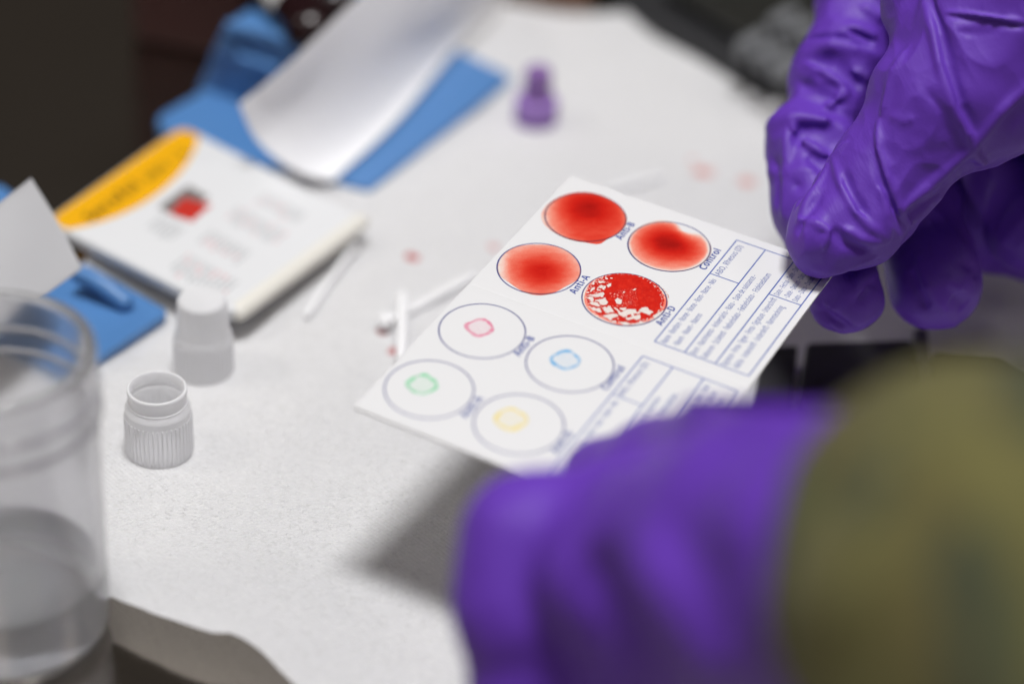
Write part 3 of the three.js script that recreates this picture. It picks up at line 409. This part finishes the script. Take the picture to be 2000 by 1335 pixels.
// ---------------------------------------------------------------- sheets, box and plates in blue plastic
// a slab over four photo corners (each with its height in mm), with rounded corners and thickness below it; corner order: runs round
function slab(cs, th, round = 4, bev = 0.0006, seg = 10) {
  const p = cs.map(([x, y, h]) => at(x, y, h)), c = p.reduce((s, v) => s.add(v), V3(0, 0, 0)).multiplyScalar(1 / p.length);
  const ex = p[1].clone().sub(p[0]).normalize(); const nrm = V3(0, 0, 0).crossVectors(p[1].clone().sub(p[0]), p[p.length - 1].clone().sub(p[0])).normalize(); if (nrm.y < 0) nrm.negate();
  const ey = V3(0, 0, 0).crossVectors(nrm, ex);
  const q = p.map((v) => { const d = v.clone().sub(c); return new THREE.Vector2(d.dot(ex), d.dot(ey)); });
  if (THREE.ShapeUtils.area(q) < 0) q.reverse();
  const s = new THREE.Shape(), n = q.length, R = round / 1000;
  for (let i = 0; i < n; i++) { const a = q[(i + n - 1) % n], b = q[i], d = q[(i + 1) % n], u = a.clone().sub(b).normalize().multiplyScalar(R).add(b), v = d.clone().sub(b).normalize().multiplyScalar(R).add(b); i ? s.lineTo(u.x, u.y) : s.moveTo(u.x, u.y); s.quadraticCurveTo(b.x, b.y, v.x, v.y); }
  const g = new THREE.ExtrudeGeometry(s, { depth: Math.max(1e-5, th / 1000 - 2 * bev), bevelEnabled: true, bevelThickness: bev, bevelSize: bev * 0.8, bevelOffset: -bev * 0.8, bevelSegments: 3, curveSegments: seg });
  g.translate(0, 0, -(th / 1000) + bev);
  const M = new THREE.Matrix4().makeBasis(ex, ey, nrm).setPosition(c); g.applyMatrix4(M); return { g, M, q, c, p, ex, ey, nrm };
}
const blue = phys({ color: lin(0.075, 0.205, 0.46), roughness: 0.42 });
// printed box
{
  const top = [[355, 243, 9], [712, 424, 9], [452, 614, 9], [85, 430, 9]];
  const t = thing('printed_box', 'flat white box printed with a yellow arc and a red picture', 'box', at(400, 450, 2));
  const s = slab(top, 3.2, 5, 0.0010); const pA = s.p[0], pB = s.p[1], pD = s.p[3];
  // print: u from the yellow side to the cream side, v along it
  const U = pB.clone().sub(pA), Vv = pD.clone().sub(pA), pos = s.g.attributes.position, uv = [];
  const uu = U.dot(U), vv = Vv.dot(Vv), uvv = U.dot(Vv), det = uu * vv - uvv * uvv;
  for (let i = 0; i < pos.count; i++) { const d = V3(pos.getX(i), pos.getY(i), pos.getZ(i)).sub(pA), a = d.dot(U), b = d.dot(Vv); uv.push((a * vv - b * uvv) / det, 1 - (b * uu - a * uvv) / det); }
  s.g.setAttribute('uv', new THREE.Float32BufferAttribute(uv, 2));
  const lu = U.length(), lv = Vv.length(), cw = 1024, ch = Math.round(cw * lv / lu), cv = document.createElement('canvas'); cv.width = cw; cv.height = ch; const c = cv.getContext('2d');
  c.fillStyle = 'rgb(219,220,222)'; c.fillRect(0, 0, cw, ch);
  c.fillStyle = 'rgb(232,170,8)'; c.beginPath(); c.moveTo(0, 0); c.lineTo(cw * 0.10, 0); c.bezierCurveTo(cw * 0.24, ch * 0.22, cw * 0.33, ch * 0.66, cw * 0.10, ch * 1.0); c.lineTo(0, ch); c.closePath(); c.fill();
  const word = (str, u, v, size, col, len) => { c.save(); c.translate(cw * u, ch * v); c.rotate(-Math.PI / 2); c.font = `bold ${size}px sans-serif`; c.fillStyle = col; const w = c.measureText(str).width; c.scale(len / w, 1); c.fillText(str, 0, 0); c.restore(); };
  word('Serafol', 0.155, 0.87, 78, 'rgb(78,56,14)', ch * 0.37); word('ABO + D', 0.16, 0.46, 66, 'rgb(112,88,14)', ch * 0.31);
  c.fillStyle = 'rgb(116,112,110)'; c.fillRect(cw * 0.30, ch * 0.36, cw * 0.12, ch * 0.22); c.fillStyle = 'rgb(190,48,38)'; c.beginPath(); c.moveTo(cw * 0.34, ch * 0.44); c.lineTo(cw * 0.46, ch * 0.40); c.lineTo(cw * 0.47, ch * 0.56); c.lineTo(cw * 0.36, ch * 0.58); c.fill();
  const rr = rng(4), rows = (u0, u1, v0, v1, n, red) => { for (let k = 0; k < n; k++) { const u = u0 + (u1 - u0) * (k + 0.5) / n; for (let v = v0; v < v1;) { const w = 0.012 + 0.02 * rr(); c.fillStyle = red && rr() < 0.22 ? 'rgb(206,130,136)' : 'rgb(140,143,146)'; c.fillRect(cw * u, ch * v, cw * 0.008, ch * w); v += w + 0.008; } } };
  rows(0.34, 0.48, 0.62, 0.72, 6, false); rows(0.58, 0.80, 0.16, 0.25, 9, true); rows(0.55, 0.82, 0.33, 0.43, 11, true); rows(0.56, 0.78, 0.55, 0.64, 9, true); rows(0.58, 0.86, 0.75, 0.88, 11, true);
  const ct = new THREE.CanvasTexture(cv); ct.colorSpace = THREE.SRGBColorSpace; ct.wrapS = ct.wrapT = THREE.ClampToEdgeWrapping;
  const sideM = mat({ color: lin(0.66, 0.67, 0.68), roughness: 0.6 });
  wpart('box_shell', s.g, [phys({ map: ct, roughness: 0.4, clearcoat: 0.2, clearcoatRoughness: 0.3 }), sideM], t);
  // rounded cream spine on one long side
  const e0 = at(456, 616, 7.2), e1 = at(712, 428, 7.2), cu = new THREE.LineCurve3(e0, e1);
  const sp = new THREE.CapsuleGeometry(0.0022, e0.distanceTo(e1) - 0.004, 8, 20); sp.scale(1, 1, 0.95); const dir = e1.clone().sub(e0).normalize(); sp.applyQuaternion(new THREE.Quaternion().setFromUnitVectors(YUP, dir)); const mid = e0.clone().add(e1).multiplyScalar(0.5); sp.translate(mid.x, mid.y, mid.z);
  wpart('spine', sp, mat({ color: lin(0.74, 0.72, 0.66), roughness: 0.6 }), t).userData.label = 'rounded cream coloured edge';
}
// ribbon sheet: rows of photo points with heights, lofted
function loft(rows, th, sub = 10) {
  const curves = rows.map((r) => new THREE.CatmullRomCurve3(r.map(([x, y, h]) => at(x, y, h)))), n = 40, m = sub * (rows.length - 1), pos = [], uv = [], tri = [];
  const across = Array.from({ length: n + 1 }, (_, i) => new THREE.CatmullRomCurve3(curves.map((c) => c.getPoint(i / n))));
  const P = []; for (let j = 0; j <= m; j++) for (let i = 0; i <= n; i++) P.push(across[i].getPoint(j / m));
  const id = (i, j) => j * (n + 1) + i, N = P.map((p, k) => { const i = k % (n + 1), j = Math.floor(k / (n + 1)), a = P[id(Math.min(i + 1, n), j)].clone().sub(P[id(Math.max(i - 1, 0), j)]), b = P[id(i, Math.min(j + 1, m))].clone().sub(P[id(i, Math.max(j - 1, 0))]); const v = V3(0, 0, 0).crossVectors(a, b).normalize(); return v.y < 0 ? v.negate() : v; });
  P.forEach((p, k) => { pos.push(p.x, p.y, p.z); uv.push((k % (n + 1)) / n, Math.floor(k / (n + 1)) / m); }); P.forEach((p, k) => { const q = p.clone().addScaledVector(N[k], -th / 1000); pos.push(q.x, q.y, q.z); uv.push((k % (n + 1)) / n, Math.floor(k / (n + 1)) / m); });
  const o = P.length, f = (a, b, c, d) => tri.push(a, b, c, c, b, d);
  for (let j = 0; j < m; j++) for (let i = 0; i < n; i++) { f(id(i, j), id(i + 1, j), id(i, j + 1), id(i + 1, j + 1)); f(o + id(i + 1, j), o + id(i, j), o + id(i + 1, j + 1), o + id(i, j + 1)); }
  for (let j = 0; j < m; j++) for (const i of [0, n]) f(id(i, j), id(i, j + 1), o + id(i, j), o + id(i, j + 1)); for (let i = 0; i < n; i++) for (const j of [0, m]) f(id(i, j), id(i + 1, j), o + id(i, j), o + id(i + 1, j));
  let g = new THREE.BufferGeometry(); g.setAttribute('position', new THREE.Float32BufferAttribute(pos, 3)); g.setAttribute('uv', new THREE.Float32BufferAttribute(uv, 2)); g.setIndex(tri); g = g.toNonIndexed(); g.deleteAttribute('uv'); g = mergeVertices(g, 1e-7); g.computeVertexNormals(); return g;
}
const sheetWhite = phys({ color: lin(0.90, 0.90, 0.92), roughness: 0.55, side: THREE.DoubleSide });
single('leaflet', loft([[[468, 205, 27], [500, 270, 17], [552, 318, 10], [600, 342, 6], [650, 352, 4]], [[590, 100, 35], [640, 165, 22], [690, 215, 12], [725, 240, 7], [770, 240, 4.6]], [[730, -30, 39], [800, 30, 25], [840, 70, 14], [865, 92, 8], [890, 95, 5.2]], [[880, -140, 40], [940, -80, 26], [975, -45, 15], [990, -30, 9], [1010, -30, 6]]], 0.3), sheetWhite, 'bent white leaflet leaning over the blue strip and tube rack', 'leaflet');
single('paper_card', loft([[[-90, 470, 34], [-20, 410, 35], [60, 347, 36]], [[-60, 560, 27], [20, 500, 28], [112, 432, 28]], [[-40, 660, 20], [60, 595, 20], [160, 524, 20]]], 0.35), phys({ color: lin(0.50, 0.50, 0.515), roughness: 0.6, side: THREE.DoubleSide }), 'plain grey-white card propped up behind the specimen cup', 'paper card');
single('blue_strip', slab([[636, 345, 3], [885, 92, 3], [1000, 148, 3], [722, 368, 3]], 2, 1.5).g, blue, 'flat blue plastic strip on the white paper beneath the bent leaflet', 'plastic strip');
{
  const t = thing('blue_plate', 'blue plastic plate with a moulded rib beside the specimen cup', 'plastic plate', at(220, 620, 1));
  wpart('plate', slab([[165, 512, 4], [330, 606, 4], [150, 724, 4], [-60, 640, 4]], 2.6, 2.2).g, blue, t);
  const a = at(150, 532, 9), b = at(242, 590, 5.6), c2 = new THREE.CatmullRomCurve3([a, a.clone().lerp(b, 0.5).add(V3(0, 0.0008, 0)), b]);
  wpart('rib', new THREE.TubeGeometry(c2, 20, 0.0022, 14), blue, t); const e = new THREE.SphereGeometry(0.0022, 16, 12); e.translate(b.x, b.y, b.z); wpart('rib_end', e, blue, t);
}
single('blue_tray', slab([[-120, 380, 10], [0, 350, 10], [60, 400, 10], [-60, 470, 10]], 8, 4, 0.002).g, blue, 'corner of a blue plastic tray behind the propped grey-white card', 'plastic tray');
// tube rack with two blood tubes
{
  const base = at(480, 250, 0);
  const t = thing('tube_rack', 'blue plastic tube rack with a flared foot at the back of the table', 'tube rack', base);
  wpart('foot', slab([[292, 232, 4], [440, 150, 4], [640, 250, 4], [560, 330, 4], [350, 268, 4]], 4, 6, 0.0012).g, blue, t);
  const body = loft([[[385, 175, 3], [480, 205, 3], [590, 240, 3]], [[415, 110, 14], [500, 138, 14], [600, 170, 14]], [[436, 62, 22.5], [520, 84, 22.5], [615, 118, 22.5]], [[446, 46, 25], [530, 66, 25], [620, 102, 25]], [[490, 16, 25], [580, 38, 25], [680, 78, 25]]], 1.4);
  wpart('front_shell', body, blue, t);
  wpart('rim_lip', new THREE.TubeGeometry(new THREE.CatmullRomCurve3([at(446, 50, 25), at(530, 70, 25), at(612, 104, 25)]), 24, 0.0016, 12), blue, t);
  wpart('rail', new THREE.TubeGeometry(new THREE.CatmullRomCurve3([at(466, 112, 17.6), at(505, 124, 17.2), at(545, 138, 17)]), 16, 0.0012, 12), blue, t);
  wpart('back_block', slab([[590, -60, 24], [720, -20, 24], [690, 52, 24], [600, 18, 24]], 23, 3, 0.002).g, blue, t);
}
function tube(px, py, h0, px2, py2, h1, r, label) {
  const a = at(px, py, h0), b = at(px2, py2, h1), L = a.distanceTo(b), t = thing('blood_tube', label, 'blood tube', a, 'blood tubes in the blue rack'), q = new THREE.Quaternion().setFromUnitVectors(YUP, b.clone().sub(a).normalize());
  t.quaternion.copy(q);
  const glass = part('glass', new THREE.CapsuleGeometry(r, L, 10, 32).translate(0, L / 2, 0), phys({ color: lin(0.012, 0.003, 0.004), roughness: 0.25 }), t);
  part('label_wrap', new THREE.CylinderGeometry(r + 0.0003, r + 0.0003, L * 0.62, 36, 1, true, 5.2, 2.6).translate(0, L * 0.62, 0), mat({ color: lin(0.60, 0.60, 0.59), roughness: 0.7, side: THREE.DoubleSide }), glass);
}
tube(606, 60, 28, 520, -75, 33, 0.0066, 'dark blood tube with a white label wrap leaning on the blue rack');
tube(655, 12, 26, 590, -120, 29, 0.0066, 'dark blood tube lying behind the labelled one at the blue rack');

// ---------------------------------------------------------------- mixing sticks
const plasticWhite = phys({ color: lin(0.97, 0.97, 0.98), roughness: 0.6, transmission: 0.2, thickness: 0 });
function stick(pts, r, label, knob) {
  const t = thing('mixing_stick', label, 'mixing stick', at(pts[0][0], pts[0][1], 1), 'white plastic mixing sticks');
  const c = new THREE.CatmullRomCurve3(pts.map(([x, y, h]) => at(x, y, h))), g = new THREE.TubeGeometry(c, 24, r, 14); wpart('shaft', g, plasticWhite, t);
  for (const [k, p] of [[0, c.getPoint(0)], [1, c.getPoint(1)]]) { const e = new THREE.SphereGeometry(r * (knob && k === knob[0] ? knob[1] : 1.02), 18, 14); e.translate(p.x, p.y, p.z); wpart(knob && k === knob[0] ? 'knob' : 'rounded_end', e, plasticWhite, t); }
}
stick([[600, 614, 2], [645, 545, 2.4], [688, 484, 3.2]], 0.0009, 'thin white plastic mixing stick beside the box spine', [1, 1.7]);
stick([[784, 700, 3], [785, 640, 4], [786, 580, 4]], 0.0013, 'white plastic mixing stick with a knob, lying across another stick');
stick([[752, 628, 3.2], [800, 606, 2.2], [925, 540, 2.2]], 0.0010, 'white plastic mixing stick with its rounded head beside the blood marks', [0, 1.9]);
stick([[1190, 372, 1.8], [1240, 358, 1.8], [1290, 345, 1.8]], 0.0009, 'white plastic mixing stick behind the card, near the pale blood marks');

// ---------------------------------------------------------------- dark things round the paper
const black = phys({ color: lin(0.012, 0.012, 0.014), roughness: 0.5 });
{
  const t = thing('handheld_device', 'black handheld device with grey keys at the far edge of the paper', 'handheld device', at(1500, 120, 0));
  wpart('casing', slab([[1165, -40, 12], [1515, 172, 8], [1720, 120, 12], [1700, -160, 20], [1200, -200, 20]], 9, 9, 0.003).g, black, t);
  const panel = wpart('raised_panel', slab([[1290, -40, 17], [1490, 90, 13], [1660, 60, 15], [1600, -120, 20]], 3, 4, 0.001).g, phys({ color: lin(0.016, 0.016, 0.014), roughness: 0.35 }), t);
  const km = mat({ color: lin(0.16, 0.165, 0.175), roughness: 0.45 });
  for (let j = 0; j < 2; j++) for (let i = 0; i < 3; i++) { const x = 1448 + i * 34 + j * 62, y = 82 + i * 22 - j * 46; panel.add(wpart('key', slab([[x - 12, y - 2, 18], [x + 4, y + 15, 18], [x + 56, y - 14, 18], [x + 40, y - 31, 18]], 4, 1.2, 0.0005).g, km, t)); }
}
single('cardboard_box', slab([[840, -120, 16], [1150, -40, 16], [1200, -120, 16], [900, -200, 16]], 15.5, 1, 0.0005).g, mat({ color: lin(0.20, 0.115, 0.08), roughness: 0.8 }), 'brown cardboard box just beyond the far edge of the paper', 'cardboard box');
single('sharps_bin', slab([[235, -250, 50], [500, -205, 50], [590, -320, 50], [330, -360, 50]], 49.8, 6, 0.003).g, mat({ color: lin(0.035, 0.002, 0.0015), roughness: 0.6 }), 'red plastic bin standing at the back of the steel table', 'plastic bin');
{
  const dk = phys({ color: lin(0.024, 0.023, 0.026), roughness: 0.5 });
  const t = thing('black_case', 'low black case with a grey edge strip below the pinching hand', 'case', at(1690, 740, 1));
  wpart('case_body', slab([[1576, 668, 9], [1782, 662, 9], [1800, 790, 9], [1560, 790, 9]], 8, 1.5, 0.0008).g, dk, t);
  wpart('edge_strip', slab([[1786, 640, 10], [1812, 640, 10], [1830, 790, 10], [1803, 790, 10]], 9, 0.8, 0.0005).g, mat({ color: lin(0.12, 0.115, 0.12), roughness: 0.5 }), t);
  single('black_case', slab([[1490, 676, 7], [1560, 672, 7], [1545, 800, 7], [1470, 800, 7]], 6, 1.2, 0.0008).g, dk, 'narrow black case next to the wider one, under the card corner', 'case');
  single('brown_case', slab([[1822, 688, 8], [1955, 700, 8], [2150, 830, 8], [1835, 830, 8]], 7, 1.5, 0.0008).g, phys({ color: lin(0.05, 0.036, 0.032), roughness: 0.6 }), 'dark brown case behind the camouflage sleeve', 'case');
}

// ---------------------------------------------------------------- floor
{
  const g = new THREE.Mesh(new THREE.BoxGeometry(12, 0.1, 12), mat({ color: lin(0.06, 0.05, 0.045), roughness: 0.7 })); g.name = 'floor'; g.position.set(0, -0.8, 0); g.userData = { kind: 'structure', label: 'dark floor below the steel table' }; scene.add(g);
}
scene.traverse((o) => { if (o.isMesh) { o.castShadow = true; o.receiveShadow = true; } });
renderer.render(scene, camera);
